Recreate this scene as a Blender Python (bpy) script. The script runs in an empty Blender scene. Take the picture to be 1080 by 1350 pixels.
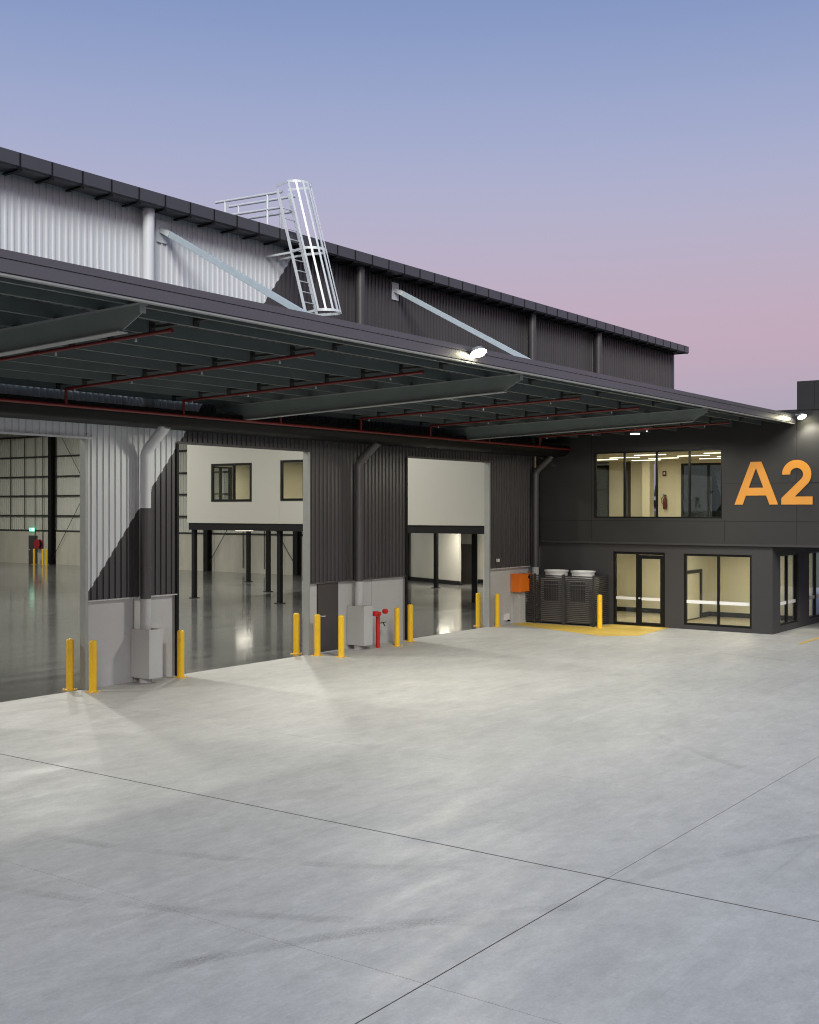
import bpy, bmesh, math, random
from mathutils import Vector
random.seed(7)
S = bpy.context.scene
COL = S.collection
R = math.radians

# ------------------------------------------------------------------ camera
TH = math.atan(1105 / 1530.0)                 # heading of the lens from the wall's direction
cd = bpy.data.cameras.new('camera'); cam = bpy.data.objects.new('camera', cd); COL.objects.link(cam)
cam.location = (0, 0, 4.0); cam.rotation_euler = (R(90), 0, TH - R(90))
cd.sensor_fit = 'HORIZONTAL'; cd.sensor_width = 36; cd.lens = 36 * 1530 / 1080.0
cd.shift_y = -4 / 1080.0; cd.clip_end = 4000; cd.clip_start = 0.1
S.camera = cam

# ------------------------------------------------------------------ sky: dusk, the sun just set behind the camera
W = bpy.data.worlds.new('World'); S.world = W; W.use_nodes = True
nt = W.node_tree; nt.nodes.clear()
def N(t, tree=nt, **kw):
    n = tree.nodes.new(t)
    for k, v in kw.items(): setattr(n, k, v)
    return n
SUN_EL, SUN_AZ = 31, math.degrees(TH) + 180 + 6          # afterglow direction (math angle from +X)
wo = N('ShaderNodeOutputWorld'); tc = N('ShaderNodeTexCoord'); sx = N('ShaderNodeSeparateXYZ')
nt.links.new(tc.outputs['Generated'], sx.inputs[0])
cr = N('ShaderNodeValToRGB'); nt.links.new(sx.outputs['Z'], cr.inputs[0])
stops = [(0.0, (.29, .29, .42)), (.085, (.37, .31, .45)), (.14, (.51, .318, .405)), (.215, (.445, .375, .49)),
         (.295, (.36, .38, .56)), (.40, (.19, .255, .48)), (.65, (.13, .21, .42)), (1.0, (.11, .18, .36))]
el = cr.color_ramp.elements
el[0].position, el[0].color = stops[0][0], (*stops[0][1], 1)
el[1].position, el[1].color = stops[-1][0], (*stops[-1][1], 1)
for p, c in stops[1:-1]:
    e = el.new(p); e.color = (*c, 1)
cr.color_ramp.interpolation = 'B_SPLINE'
bg1 = N('ShaderNodeBackground'); nt.links.new(cr.outputs[0], bg1.inputs[0]); bg1.inputs[1].default_value = 1.0
sky = N('ShaderNodeTexSky'); sky.sky_type = 'NISHITA'; sky.sun_disc = False
sky.sun_elevation = R(3); sky.sun_rotation = R(90 - SUN_AZ); sky.air_density = 1.0; sky.dust_density = 1.0; sky.ozone_density = 2.0
bg2 = N('ShaderNodeBackground'); nt.links.new(sky.outputs[0], bg2.inputs[0]); bg2.inputs[1].default_value = 0.04
ad = N('ShaderNodeAddShader'); nt.links.new(bg1.outputs[0], ad.inputs[0]); nt.links.new(bg2.outputs[0], ad.inputs[1])
nt.links.new(ad.outputs[0], wo.inputs[0])
ld = bpy.data.lights.new('afterglow_sun', 'SUN'); ld.energy = 3.1; ld.angle = R(26); ld.color = (1.0, .98, .91)
sun = bpy.data.objects.new('afterglow_sun', ld); COL.objects.link(sun)
sd = Vector((math.cos(R(SUN_AZ)) * math.cos(R(SUN_EL)), math.sin(R(SUN_AZ)) * math.cos(R(SUN_EL)), math.sin(R(SUN_EL))))
sun.rotation_euler = sd.to_track_quat('Z', 'Y').to_euler(); sun.location = (0, -20, 30)
S.view_settings.view_transform = 'Standard'; S.view_settings.look = 'None'
S.view_settings.exposure = 0.0; S.view_settings.gamma = 1.0; S.view_settings.use_curve_mapping = False
S.render.engine = 'CYCLES'
S.cycles.use_denoising = True; S.cycles.max_bounces = 8; S.cycles.diffuse_bounces = 4; S.cycles.glossy_bounces = 4
S.cycles.transparent_max_bounces = 12; S.cycles.sample_clamp_indirect = 6; S.cycles.caustics_reflective = False
S.cycles.caustics_refractive = False; S.cycles.use_light_tree = True; S.cycles.filter_width = 1.1

# ------------------------------------------------------------------ materials
def mat(name, col, rough=.6, metal=0.0, var=.12, scale=3.0, bump=0.0, bscale=60., stretch=(1, 1, 1), spec=.5, rvar=.1, scuff=0):
    m = bpy.data.materials.new(name); m.use_nodes = True; t = m.node_tree; L = t.links
    b = t.nodes['Principled BSDF']; b.inputs['Roughness'].default_value = rough; b.inputs['Metallic'].default_value = metal
    b.inputs['Specular IOR Level'].default_value = spec
    geo = N('ShaderNodeNewGeometry', t); mp = N('ShaderNodeMapping', t); mp.inputs['Scale'].default_value = stretch
    L.new(geo.outputs['Position'], mp.inputs[0])
    n1 = N('ShaderNodeTexNoise', t); n1.inputs['Scale'].default_value = scale; n1.inputs['Detail'].default_value = 5; n1.inputs['Roughness'].default_value = .6
    L.new(mp.outputs[0], n1.inputs['Vector'])
    mx = N('ShaderNodeMix', t, data_type='RGBA'); L.new(n1.outputs[0], mx.inputs[0])
    mx.inputs[6].default_value = (*[c * (1 - var) for c in col], 1); mx.inputs[7].default_value = (*[min(1, c * (1 + var)) for c in col], 1)
    L.new(mx.outputs[2], b.inputs['Base Color'])
    mr = N('ShaderNodeMapRange', t); L.new(n1.outputs[0], mr.inputs[0]); mr.inputs[3].default_value = max(.02, rough - rvar); mr.inputs[4].default_value = min(1, rough + rvar)
    L.new(mr.outputs[0], b.inputs['Roughness'])
    if scuff:
        n3 = N('ShaderNodeTexNoise', t); n3.inputs['Scale'].default_value = 7; n3.inputs['Detail'].default_value = 8; n3.inputs['Roughness'].default_value = .75
        L.new(geo.outputs['Position'], n3.inputs['Vector']); m3 = N('ShaderNodeMapRange', t); L.new(n3.outputs[0], m3.inputs[0])
        for i_, v_ in zip((1, 2, 3, 4), (.58, .70, 0, scuff)): m3.inputs[i_].default_value = v_
        x3 = N('ShaderNodeMix', t, data_type='RGBA'); L.new(m3.outputs[0], x3.inputs[0]); L.new(mx.outputs[2], x3.inputs[6]); x3.inputs[7].default_value = (.10, .085, .06, 1)
        L.new(x3.outputs[2], b.inputs['Base Color'])
    if bump:
        n2 = N('ShaderNodeTexNoise', t); n2.inputs['Scale'].default_value = bscale; n2.inputs['Detail'].default_value = 3
        L.new(geo.outputs['Position'], n2.inputs['Vector'])
        bp = N('ShaderNodeBump', t); bp.inputs['Strength'].default_value = bump; bp.inputs['Distance'].default_value = .01
        L.new(n2.outputs[0], bp.inputs['Height']); L.new(bp.outputs[0], b.inputs['Normal'])
    return m
def emit(name, col, st):
    m = bpy.data.materials.new(name); m.use_nodes = True; t = m.node_tree
    b = t.nodes['Principled BSDF']; b.inputs['Base Color'].default_value = (.8, .8, .8, 1)
    b.inputs['Emission Color'].default_value = (*col, 1); b.inputs['Emission Strength'].default_value = st
    return m
def glass(name, tint=(.9, .92, .9), refl=1.0):
    m = bpy.data.materials.new(name); m.use_nodes = True; t = m.node_tree; t.nodes.clear(); L = t.links
    o = N('ShaderNodeOutputMaterial', t); tr = N('ShaderNodeBsdfTransparent', t); tr.inputs[0].default_value = (*tint, 1)
    g = N('ShaderNodeBsdfGlossy', t); g.inputs['Roughness'].default_value = .01; g.inputs['Color'].default_value = (.95, .97, 1, 1)
    geo = N('ShaderNodeNewGeometry', t); dt = N('ShaderNodeVectorMath', t, operation='DOT_PRODUCT')      # Schlick, the same from both sides of the pane
    L.new(geo.outputs['Normal'], dt.inputs[0]); L.new(geo.outputs['Incoming'], dt.inputs[1])
    def m1(op, a, b):
        n = N('ShaderNodeMath', t, operation=op)
        for i, v in enumerate((a, b)):
            if isinstance(v, (int, float)): n.inputs[i].default_value = v
            else: L.new(v, n.inputs[i])
        return n.outputs[0]
    ab = N('ShaderNodeMath', t, operation='ABSOLUTE'); L.new(dt.outputs['Value'], ab.inputs[0])
    fr_ = m1('ADD', m1('MULTIPLY', m1('POWER', m1('SUBTRACT', 1.0, ab.outputs[0]), 5.0), .96 * refl), .04 * refl); mx = N('ShaderNodeMixShader', t)
    L.new(fr_, mx.inputs[0]); L.new(tr.outputs[0], mx.inputs[1]); L.new(g.outputs[0], mx.inputs[2]); L.new(mx.outputs[0], o.inputs[0])
    return m
M = dict(
    pale=mat('pale_steel_cladding', (.62, .645, .67), .45, 0, .07, 1.6, stretch=(1.4, 1, .12), rvar=.08),
    char=mat('charcoal_steel_cladding', (.060, .057, .059), .36, 0, .16, 1.6, stretch=(1.4, 1, .12), rvar=.08, spec=.5),
    gutter=mat('dark_gutter_steel', (.060, .060, .070), .38, 0, .1, 2),
    fascia=mat('charcoal_fascia_steel', (.085, .08, .092), .34, .0, .08, 1.0, stretch=(.3, 2, 6)),
    precast=mat('grey_precast', (.46, .465, .46), .75, 0, .09, 1.5, .08, 90, scuff=.22),
    precast_raw=mat('raw_precast', (.50, .48, .41), .8, 0, .22, .9, .1, 60, (1, 1.6, .5)),
    galv=mat('galvanised_steel', (.66, .70, .72), .48, .12, .10, 9),
    galvdull=mat('dull_galvanised_steel', (.33, .34, .33), .55, .25, .12, 4),
    green=mat('dark_green_grey_steel', (.22, .26, .24), .5, .15, .15, 3),
    purl=mat('purlin_steel', (.122, .145, .137), .45, .2, .18, 3),
    under=mat('canopy_underside_sheet', (.07, .085, .082), .5, .1, .12, 1.5),
    brace=mat('blue_grey_galvanised_brace', (.44, .52, .57), .45, .2, .12, 7),
    hyd=mat('bright_red_hydrant_paint', (.52, .014, .012), .35, 0, .15, 8),
    ext=mat('dark_red_extinguisher_paint', (.10, .008, .01), .35, 0, .1, 8),
    red=mat('red_pipe_paint', (.15, .010, .009), .4, 0, .15, 5),
    redcap=mat('red_cap', (.33, .012, .02), .35, 0, .12, 8),
    yellow=mat('yellow_bollard_paint', (.83, .50, .012), .40, 0, .12, 9, scuff=.4),
    ylw_line=mat('worn_yellow_line_paint', (.66, .45, .08), .6, 0, .30, 2.5, 0, 60, (1, .4, 1)),
    black=mat('black_paint', (.012, .012, .013), .45, 0, .2, 5, spec=.15),
    blackal=mat('black_window_aluminium', (.010, .010, .010), .35, .0, .2, 5, spec=.15),
    slat=mat('charcoal_slat', (.030, .030, .031), .5, 0, .15, 5),
    offup=mat('charcoal_office_upper_wall', (.020, .0195, .0195), .7, 0, .10, 1.3, .12, 120),
    offlow=mat('charcoal_office_lower_wall', (.034, .033, .0335), .7, 0, .10, 1.3, .10, 120),
    cream=mat('cream_office_panel', (.40, .392, .35), .6, 0, .03, .6),
    inner=mat('warehouse_inner_sheet', (.60, .60, .54), .5, .1, .06, .8),
    boxg=mat('black_gutter_steel', (.007, .007, .007), .5, 0, .1, 2, spec=.12),
    girt=mat('dark_girt_steel', (.05, .05, .045), .6, .2, .1, 4, spec=.15),
    roomw=mat('room_wall_paint', (.70, .655, .52), .7, 0, .03, .7),
    roomc=mat('room_ceiling_paint', (.66, .61, .48), .8, 0, .03, .7),
    roomf=mat('room_floor_carpet', (.34, .30, .22), .9, 0, .1, 3),
    white=mat('white_paint', (.75, .75, .73), .5, 0, .04, 2),
    gold=mat('golden_orange_letter_paint', (.60, .255, .035), .45, 0, .06, 2),
    orange=mat('orange_cabinet_paint', (.80, .19, .012), .42, 0, .05, 5),
    acgrey=mat('air_conditioner_shell', (.60, .58, .53), .5, 0, .05, 4),
    door=mat('dark_brown_door_paint', (.055, .048, .045), .5, 0, .1, 3),
    roof=mat('roof_sheet', (.10, .10, .11), .5, 0, .1, 1),
    glass=glass('window_glass'), tint=glass('tinted_window_glass', (.36, .40, .36)),
    lens=emit('floodlight_lens', (1, .95, .66), 60), lens2=emit('under_canopy_lamp_lens', (1, .96, .82), 40),
    strip=emit('office_strip_light', (1, .93, .74), 3.2), bay=emit('high_bay_lens', (1, .93, .74), 18),
    exitg=emit('exit_sign_green', (.03, .75, .38), 1.6), exitw=emit('exit_sign_white', (.8, 1, .9), 2.5),
    leaf=mat('distant_foliage', (.025, .035, .022), .9, 0, .4, .5),
    soil=mat('distant_grassland', (.10, .11, .07), .95, 0, .3, .02),
)

def concrete_yard():
    m = bpy.data.materials.new('broom_finished_concrete'); m.use_nodes = True; t = m.node_tree; L = t.links
    b = t.nodes['Principled BSDF']; geo = N('ShaderNodeNewGeometry', t)
    def noise(scale, stretch=(1, 1, 1), rot=0, det=6, ro=.6):
        mp = N('ShaderNodeMapping', t); mp.inputs['Scale'].default_value = stretch; mp.inputs['Rotation'].default_value = (0, 0, rot)
        L.new(geo.outputs['Position'], mp.inputs[0]); n = N('ShaderNodeTexNoise', t)
        n.inputs['Scale'].default_value = scale; n.inputs['Detail'].default_value = det; n.inputs['Roughness'].default_value = ro
        L.new(mp.outputs[0], n.inputs['Vector']); return n.outputs[0]
    def rng(x, a, b_, c, d):
        r = N('ShaderNodeMapRange', t); L.new(x, r.inputs[0])
        for i, v in zip((1, 2, 3, 4), (a, b_, c, d)): r.inputs[i].default_value = v
        return r.outputs[0]
    def mth(op, a, b_=None):
        n = N('ShaderNodeMath', t, operation=op)
        for i, v in enumerate((a, b_)):
            if v is None: continue
            if isinstance(v, (int, float)): n.inputs[i].default_value = v
            else: L.new(v, n.inputs[i])
        return n.outputs[0]
    v = mth('MULTIPLY', rng(noise(.30, (1, 1, 1)), .3, .7, .93, 1.06), rng(noise(1.1, (.6, 1.2, 1), R(-28), 10, .75), .3, .7, .90, 1.07))
    v = mth('MULTIPLY', v, rng(noise(3.2, (.7, 1.4, 1), R(20), 10, .78), .25, .75, .86, 1.12))
    v = mth('MULTIPLY', v, rng(noise(28, (1, 1, 1), 0, 6, .8), .2, .8, .80, 1.16))
    st = rng(noise(.55, (.5, 1.2, 1), R(50), 4), .60, .74, 0, .12)           # damp or dirty patches
    v = mth('MULTIPLY', v, mth('SUBTRACT', 1.0, st))
    for sc, stx, ro, amp in ((1.0, (.10, 5.0, 1), R(33), .10), (1.3, (.12, 6.0, 1), R(-12), .08), (.8, (.10, 4.0, 1), R(75), .07)):   # dry sweep and trowel scuffs
        v = mth('MULTIPLY', v, mth('ADD', 1.0, rng(noise(sc, stx, ro, 4, .6), .60, .72, 0, amp)))
        v = mth('MULTIPLY', v, mth('SUBTRACT', 1.0, rng(noise(sc * 1.4, stx, ro + .2, 4, .6), .62, .74, 0, amp)))
    for sc, ro, lo, hi, a0, a1 in ((2.1, .3, .47, .53, .965, 1.03), (4.6, 1.1, .46, .54, .96, 1.03), (1.2, 2.0, .48, .52, .97, 1.025), (9.0, .6, .45, .55, .955, 1.035)):
        v = mth('MULTIPLY', v, rng(noise(sc, (.85, 1.2, 1), ro, 8, .66), lo, hi, (1 + a0) / 2, (1 + a1) / 2))
    sp = rng(noise(5.0, (1, 1, 1), 0, 2), .70, .76, 0, .12); v = mth('MULTIPLY', v, mth('SUBTRACT', 1.0, sp))
    sep = N('ShaderNodeSeparateXYZ', t); L.new(geo.outputs['Position'], sep.inputs[0])
    brk = rng(noise(1.1, (1, 1, 1), 0, 5), .38, .62, 0, 1)
    tread = rng(noise(40, (1, 1, 1), 0, 3), .35, .65, .15, 1)
    # tyre scuffs: arcs of turning trucks (centre, radius, half width, y limits, strength)
    for cx, cy, rad, hw, y0, y1, s in ((20.0, 13.5, 11.2, .12, 5.5, 12.5, .42), (20.0, 13.5, 12.9, .11, 5, 12, .34), (2.5, -3.5, 12.0, .13, 4.8, 9.0, .45), (9.0, -6.0, 11.6, .10, 3.0, 5.9, .45), (30.0, -2.0, 15.0, .12, 3.5, 9.5, .30),
                                       (2.5, -3.5, 13.7, .10, 4.5, 9.0, .16), (14.5, 22.0, 14.8, .12, 6, 14, .15), (-4.0, 20.0, 15.5, .16, 10, 15, -.10)):
        d = mth('SQRT', mth('ADD', mth('POWER', mth('SUBTRACT', sep.outputs['X'], cx), 2.0), mth('POWER', mth('SUBTRACT', sep.outputs['Y'], cy), 2.0)))
        w = rng(mth('ABSOLUTE', mth('SUBTRACT', d, rad)), hw * .5, hw, 1, 0)
        lim = mth('MULTIPLY', rng(sep.outputs['Y'], y0, y0 + 1.5, 0, 1), rng(sep.outputs['Y'], y1 - 1.5, y1, 1, 0))
        w = mth('MULTIPLY', mth('MULTIPLY', mth('MULTIPLY', w, lim), brk), mth('MULTIPLY', tread, s))
        v = mth('MULTIPLY', v, mth('SUBTRACT', 1.0, w))
    cm = N('ShaderNodeMix', t, data_type='RGBA'); L.new(noise(.25, (1, 1, 1)), cm.inputs[0])
    cm.inputs[6].default_value = (.475, .466, .435, 1); cm.inputs[7].default_value = (.468, .466, .445, 1)
    mu = N('ShaderNodeVectorMath', t, operation='SCALE'); L.new(cm.outputs[2], mu.inputs[0]); L.new(v, mu.inputs['Scale'])
    L.new(mu.outputs[0], b.inputs['Base Color'])
    L.new(rng(noise(1.3, (.4, 1.4, 1), R(-20)), .3, .7, .42, .68), b.inputs['Roughness'])
    bp = N('ShaderNodeBump', t); bp.inputs['Strength'].default_value = .18; bp.inputs['Distance'].default_value = .006
    L.new(noise(70, (1, .35, 1), 0, 3), bp.inputs['Height']); L.new(bp.outputs[0], b.inputs['Normal'])
    return m
def polished_floor():
    m = mat('polished_concrete_floor', (.145, .145, .14), .11, 0, .55, .8, 0, 60, (.3, 2.2, 1), .6, .07)
    return m
M['yard'] = concrete_yard(); M['floor'] = polished_floor()
M['joint'] = mat('joint_filler', (.035, .034, .033), .9, 0, .2, 5)

# ------------------------------------------------------------------ mesh helpers
ORG = {}
def empty(name, loc, label=None, cat=None, group=None):
    o = bpy.data.objects.new(name, None); COL.objects.link(o); o.location = loc; o.empty_display_size = .2
    ORG[o.name] = Vector(loc)
    if label: tag(o, label, cat, group)
    return o
def tag(o, label, cat, group=None):
    o['label'] = label; o['category'] = cat
    if group: o['group'] = group
    return o
class MB:
    def __init__(s): s.v = []; s.f = []
    def quad(s, *p):
        n = len(s.v); s.v += [tuple(q) for q in p]; s.f.append(tuple(range(n, n + len(p)))); return s
    def box(s, x0, x1, y0, y1, z0, z1):
        n = len(s.v); s.v += [(x, y, z) for z in (z0, z1) for y in (y0, y1) for x in (x0, x1)]
        for f in ((0, 2, 3, 1), (4, 5, 7, 6), (0, 1, 5, 4), (2, 6, 7, 3), (0, 4, 6, 2), (1, 3, 7, 5)): s.f.append(tuple(n + i for i in f))
        return s
    def ring(s, p0, p1, r0, r1, n=16, caps=True):
        p0, p1 = Vector(p0), Vector(p1); d = (p1 - p0).normalized(); a = d.orthogonal().normalized(); b = d.cross(a); k = len(s.v)
        for p, r in ((p0, r0), (p1, r1)):
            for i in range(n):
                t = 2 * math.pi * i / n; s.v.append(tuple(p + (a * math.cos(t) + b * math.sin(t)) * r))
        for i in range(n): s.f.append((k + i, k + (i + 1) % n, k + n + (i + 1) % n, k + n + i))
        if caps: s.f.append(tuple(k + i for i in reversed(range(n)))); s.f.append(tuple(k + n + i for i in range(n)))
        return s
    def cyl(s, p0, p1, r, n=16, caps=True): return s.ring(p0, p1, r, r, n, caps)
    def lathe(s, c, prof, n=24):                      # profile of (radius, z) round a vertical axis
        k = len(s.v)
        for r, z in prof:
            for i in range(n):
                t = 2 * math.pi * i / n; s.v.append((c[0] + r * math.cos(t), c[1] + r * math.sin(t), c[2] + z))
        for j in range(len(prof) - 1):
            for i in range(n): s.f.append((k + j * n + i, k + j * n + (i + 1) % n, k + (j + 1) * n + (i + 1) % n, k + (j + 1) * n + i))
        s.f.append(tuple(k + i for i in reversed(range(n)))); s.f.append(tuple(k + (len(prof) - 1) * n + i for i in range(n)))
        return s
    def tube(s, pts, r, n=14):
        pts = [Vector(p) for p in pts]; k = len(s.v); a = None
        for i, p in enumerate(pts):
            d = (pts[min(i + 1, len(pts) - 1)] - pts[max(i - 1, 0)]).normalized()
            a = d.orthogonal().normalized() if a is None else (a - d * a.dot(d)).normalized()
            b = d.cross(a)
            for j in range(n):
                t = 2 * math.pi * j / n; s.v.append(tuple(p + (a * math.cos(t) + b * math.sin(t)) * r))
        for i in range(len(pts) - 1):
            for j in range(n): s.f.append((k + i * n + j, k + i * n + (j + 1) % n, k + (i + 1) * n + (j + 1) % n, k + (i + 1) * n + j))
        s.f.append(tuple(k + j for j in reversed(range(n)))); s.f.append(tuple(k + (len(pts) - 1) * n + j for j in range(n)))
        return s
    def bar(s, p0, p1, w, h, upv=(0, 0, 1)):         # rectangular bar between two points
        p0, p1 = Vector(p0), Vector(p1); d = (p1 - p0).normalized(); a = d.cross(Vector(upv)).normalized() * w / 2; b = a.cross(d).normalized() * h / 2
        n = len(s.v)
        for p in (p0, p1): s.v += [tuple(p - a - b), tuple(p + a - b), tuple(p + a + b), tuple(p - a + b)]
        for f in ((0, 1, 2, 3), (7, 6, 5, 4), (0, 4, 5, 1), (1, 5, 6, 2), (2, 6, 7, 3), (3, 7, 4, 0)): s.f.append(tuple(n + i for i in f))
        return s
    def prism(s, poly, axis, c0, c1):                # polygon in the other two axes, extruded along axis
        def P(a, b, c): return {0: (c, a, b), 1: (a, c, b), 2: (a, b, c)}[axis]
        n = len(s.v); k = len(poly); s.v += [P(a, b, c0) for a, b in poly] + [P(a, b, c1) for a, b in poly]
        s.f.append(tuple(range(n, n + k))); s.f.append(tuple(reversed(range(n + k, n + 2 * k))))
        for i in range(k): s.f.append((n + i, n + k + i, n + k + (i + 1) % k, n + (i + 1) % k))
        return s
    def wall(s, axis, c0, c1, u0, u1, z0, z1, holes=()):   # slab with rectangular holes, faces at c0 and c1 on the axis
        us = sorted({u0, u1, *[v for h in holes for v in h[:2]]}); zs = sorted({z0, z1, *[v for h in holes for v in h[2:]]})
        us = [u for u in us if u0 <= u <= u1]; zs = [z for z in zs if z0 <= z <= z1]
        def P(u, z, c): return (c, u, z) if axis == 0 else (u, c, z)
        def solid(i, j):
            if not (0 <= i < len(us) - 1 and 0 <= j < len(zs) - 1): return False
            uc, zc = (us[i] + us[i + 1]) / 2, (zs[j] + zs[j + 1]) / 2
            return not any(h[0] < uc < h[1] and h[2] < zc < h[3] for h in holes)
        for i in range(len(us) - 1):
            for j in range(len(zs) - 1):
                if not solid(i, j): continue
                a, b, c, d = us[i], us[i + 1], zs[j], zs[j + 1]
                for cc in (c0, c1): s.quad(P(a, c, cc), P(b, c, cc), P(b, d, cc), P(a, d, cc))
                for di, dj, e in ((-1, 0, ((a, c), (a, d))), (1, 0, ((b, c), (b, d))), (0, -1, ((a, c), (b, c))), (0, 1, ((a, d), (b, d)))):
                    if not solid(i + di, j + dj): s.quad(P(*e[0], c0), P(*e[1], c0), P(*e[1], c1), P(*e[0], c1))
        return s
    def build(s, name, m, parent=None, smooth=False, bevel=0, loc=None):
        if parent is not None: o0 = ORG[parent.name]
        else: o0 = Vector(loc) if loc else Vector((0, 0, 0))
        me = bpy.data.meshes.new(name); me.from_pydata([tuple(Vector(v) - o0) for v in s.v], [], s.f); me.update()
        b = bmesh.new(); b.from_mesh(me); bmesh.ops.remove_doubles(b, verts=b.verts, dist=1e-5); bmesh.ops.recalc_face_normals(b, faces=b.faces); b.to_mesh(me); b.free()
        if smooth:
            for p in me.polygons: p.use_smooth = True
            try: me.set_sharp_from_angle(angle=R(40))
            except Exception: pass
        o = bpy.data.objects.new(name, me); COL.objects.link(o); me.materials.append(M[m] if isinstance(m, str) else m)
        if parent is not None: o.parent = parent
        elif loc: o.location = loc
        ORG[o.name] = o0
        if bevel:
            bm = o.modifiers.new('bevel', 'BEVEL'); bm.width = bevel; bm.segments = 2; bm.limit_method = 'ANGLE'
        return o
def struct(o): o['kind'] = 'structure'; return o
def clone(o, loc, parent=None):
    c = o.copy(); COL.objects.link(c); c.location = loc; c.parent = parent; return c
def lamp(name, typ, loc, aim, power, col, parent=None, size=.3, spot=None, blend=.5):
    l = bpy.data.lights.new(name, typ); l.energy = power; l.color = col
    if typ == 'AREA': l.shape = 'DISK'; l.size = size
    if typ == 'SPOT': l.spot_size = R(spot or 120); l.spot_blend = blend; l.shadow_soft_size = size
    o = bpy.data.objects.new(name, l); COL.objects.link(o)
    o.rotation_euler = (-Vector(aim)).to_track_quat('Z', 'Y').to_euler()
    if parent is not None: o.parent = parent; o.location = Vector(loc) - ORG[parent.name]
    else: o.location = loc
    return o

YW, XF, XL, XE = 20.85, 36.60, 36.72, 53.0
OPEN = [(11.75, 16.62), (19.32, 24.12), (28.69, 33.45)]      # roller door openings
HEAD, DADO = 5.57, 1.97

# ------------------------------------------------------------------ ground
terrain = struct(MB().box(-1500, 2500, -1500, 2500, -1.2, -.25).build('terrain', 'soil'))
yard = struct(MB().box(-40, 60, -40, YW + .06, -.2, -.004).build('yard', 'joint'))
xs = [-40, -18, -3, 4.5, 8.0, 11.45, 15.42, 60]; ys = [-40, -18, 5.62, YW + .06]
gw = {8.0: .005, 11.45: .016, 15.42: .004, 5.62: .009}
for i in range(len(xs) - 1):
    for j in range(len(ys) - 1):
        g = lambda v: gw.get(v, .004)
        gy = lambda v: .0055 if xs[i] > 11 else g(v)           # the cross joint is a thin saw cut beyond the wide one
        MB().box(xs[i] + g(xs[i]), xs[i + 1] - g(xs[i + 1]), ys[j] + gy(ys[j]), ys[j + 1] - (gy(ys[j + 1]) if j < len(ys) - 2 else 0), -.074, 0).build('slab', 'yard', yard)
floor = struct(MB().box(0.1, XE - .05, YW + .062, 79.9, -.2, .004).build('warehouse_floor', 'floor'))
mk = struct(MB().prism([(34.7, 20.75), (35.52, 20.75), (35.52, 17.9), (36.78, 17.9), (36.78, 15.75), (33.9, 15.55), (33.15, 16.5)], 2, .003, .0042).build('floor_marking', 'ylw_line'))
mk2 = struct(MB().prism([(34.6, 10.70), (38.5, 10.72), (38.5, 10.84), (34.6, 10.82)], 2, .003, .0042).build('parking_line', 'ylw_line'))

# ------------------------------------------------------------------ warehouse
wh = empty('warehouse', (25, YW, 0), 'large corrugated metal warehouse with pale left half and charcoal right half split by diagonal', 'warehouse')
ZTOP = 11.05
def zd(x): return 2.25 + (x - 16.76) * 1.273                # the painted diagonal: pale above it, charcoal below
def ribbed(xa, xb, zlo, zhi, which):
    b = MB(); P = .17; n0 = math.floor(xa / P); pts = []
    for k in range(n0, int(xb / P) + 2):
        for dx, dy in ((0, 0), (.098, 0), (.108, -.032), (.150, -.032), (.160, 0)): pts.append((k * P + dx, dy))
    pts = [p for p in pts if xa < p[0] < xb]; pts = [(xa, 0)] + pts + [(xb, 0)]
    for (x0, d0), (x1, d1) in zip(pts[:-1], pts[1:]):
        def cl(z): return min(max(z, zlo), zhi)
        a0, a1 = cl(zd(x0)), cl(zd(x1))
        lo, hi = ((a0, a1), (zhi, zhi)) if which == 'pale' else ((zlo, zlo), (a0, a1))
        if hi[0] - lo[0] < 1e-4 and hi[1] - lo[1] < 1e-4: continue
        b.quad((x0, YW + d0, lo[0]), (x1, YW + d1, lo[1]), (x1, YW + d1, hi[1]), (x0, YW + d0, hi[0]))
    return b if b.f else None
cuts = [0.0, 9.0, 18.2, 26.2, 36.0, 41.1, 49.0]
for a, b in zip(cuts[:-1], cuts[1:]):                       # upper wall, one sheeted bay after another
    for w, m in (('pale', 'pale'), ('dark', 'char')):
        q = ribbed(a, b, 5.95 if a < 35 else 6.2, ZTOP, w)
        if q: q.build('upper_cladding', m, wh)
for a, b, z0 in ((0, 11.75, DADO), (11.75, 16.62, HEAD), (16.66, 19.32, DADO), (19.32, 24.12, HEAD), (24.12, 28.69, DADO), (28.69, 33.45, HEAD), (33.45, 36.58, DADO)):
    for w, m in (('pale', 'pale'), ('dark', 'char')):
        q = ribbed(a, b, z0, 5.95, w)
        if q: q.build('lower_cladding', m, wh)
for a, b in OPEN:
    MB().box(a - .04, b + .04, YW + .03, YW + .16, HEAD + .002, HEAD + .16).build('door_header', 'galvdull' if a < 12 else 'black', wh)
    MB().box(b - .035, b + .04, YW - .045, YW + .15, .0, HEAD).build('door_jamb', 'galvdull', wh)
    MB().box(a - .04, a + .035, YW - .042, YW + .15, .0, HEAD).build('door_jamb', 'black' if a > 12 else 'galvdull', wh)
MB().box(11.6, 16.75, YW - .075, YW - .040, HEAD - .02, HEAD + .025).build('head_flashing', 'pale', wh)
for a, b in ((19.3, 24.15), (28.66, 33.48)): MB().box(a, b, YW - .07, YW - .040, HEAD - .012, HEAD + .05).build('head_flashing', 'char', wh)
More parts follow.
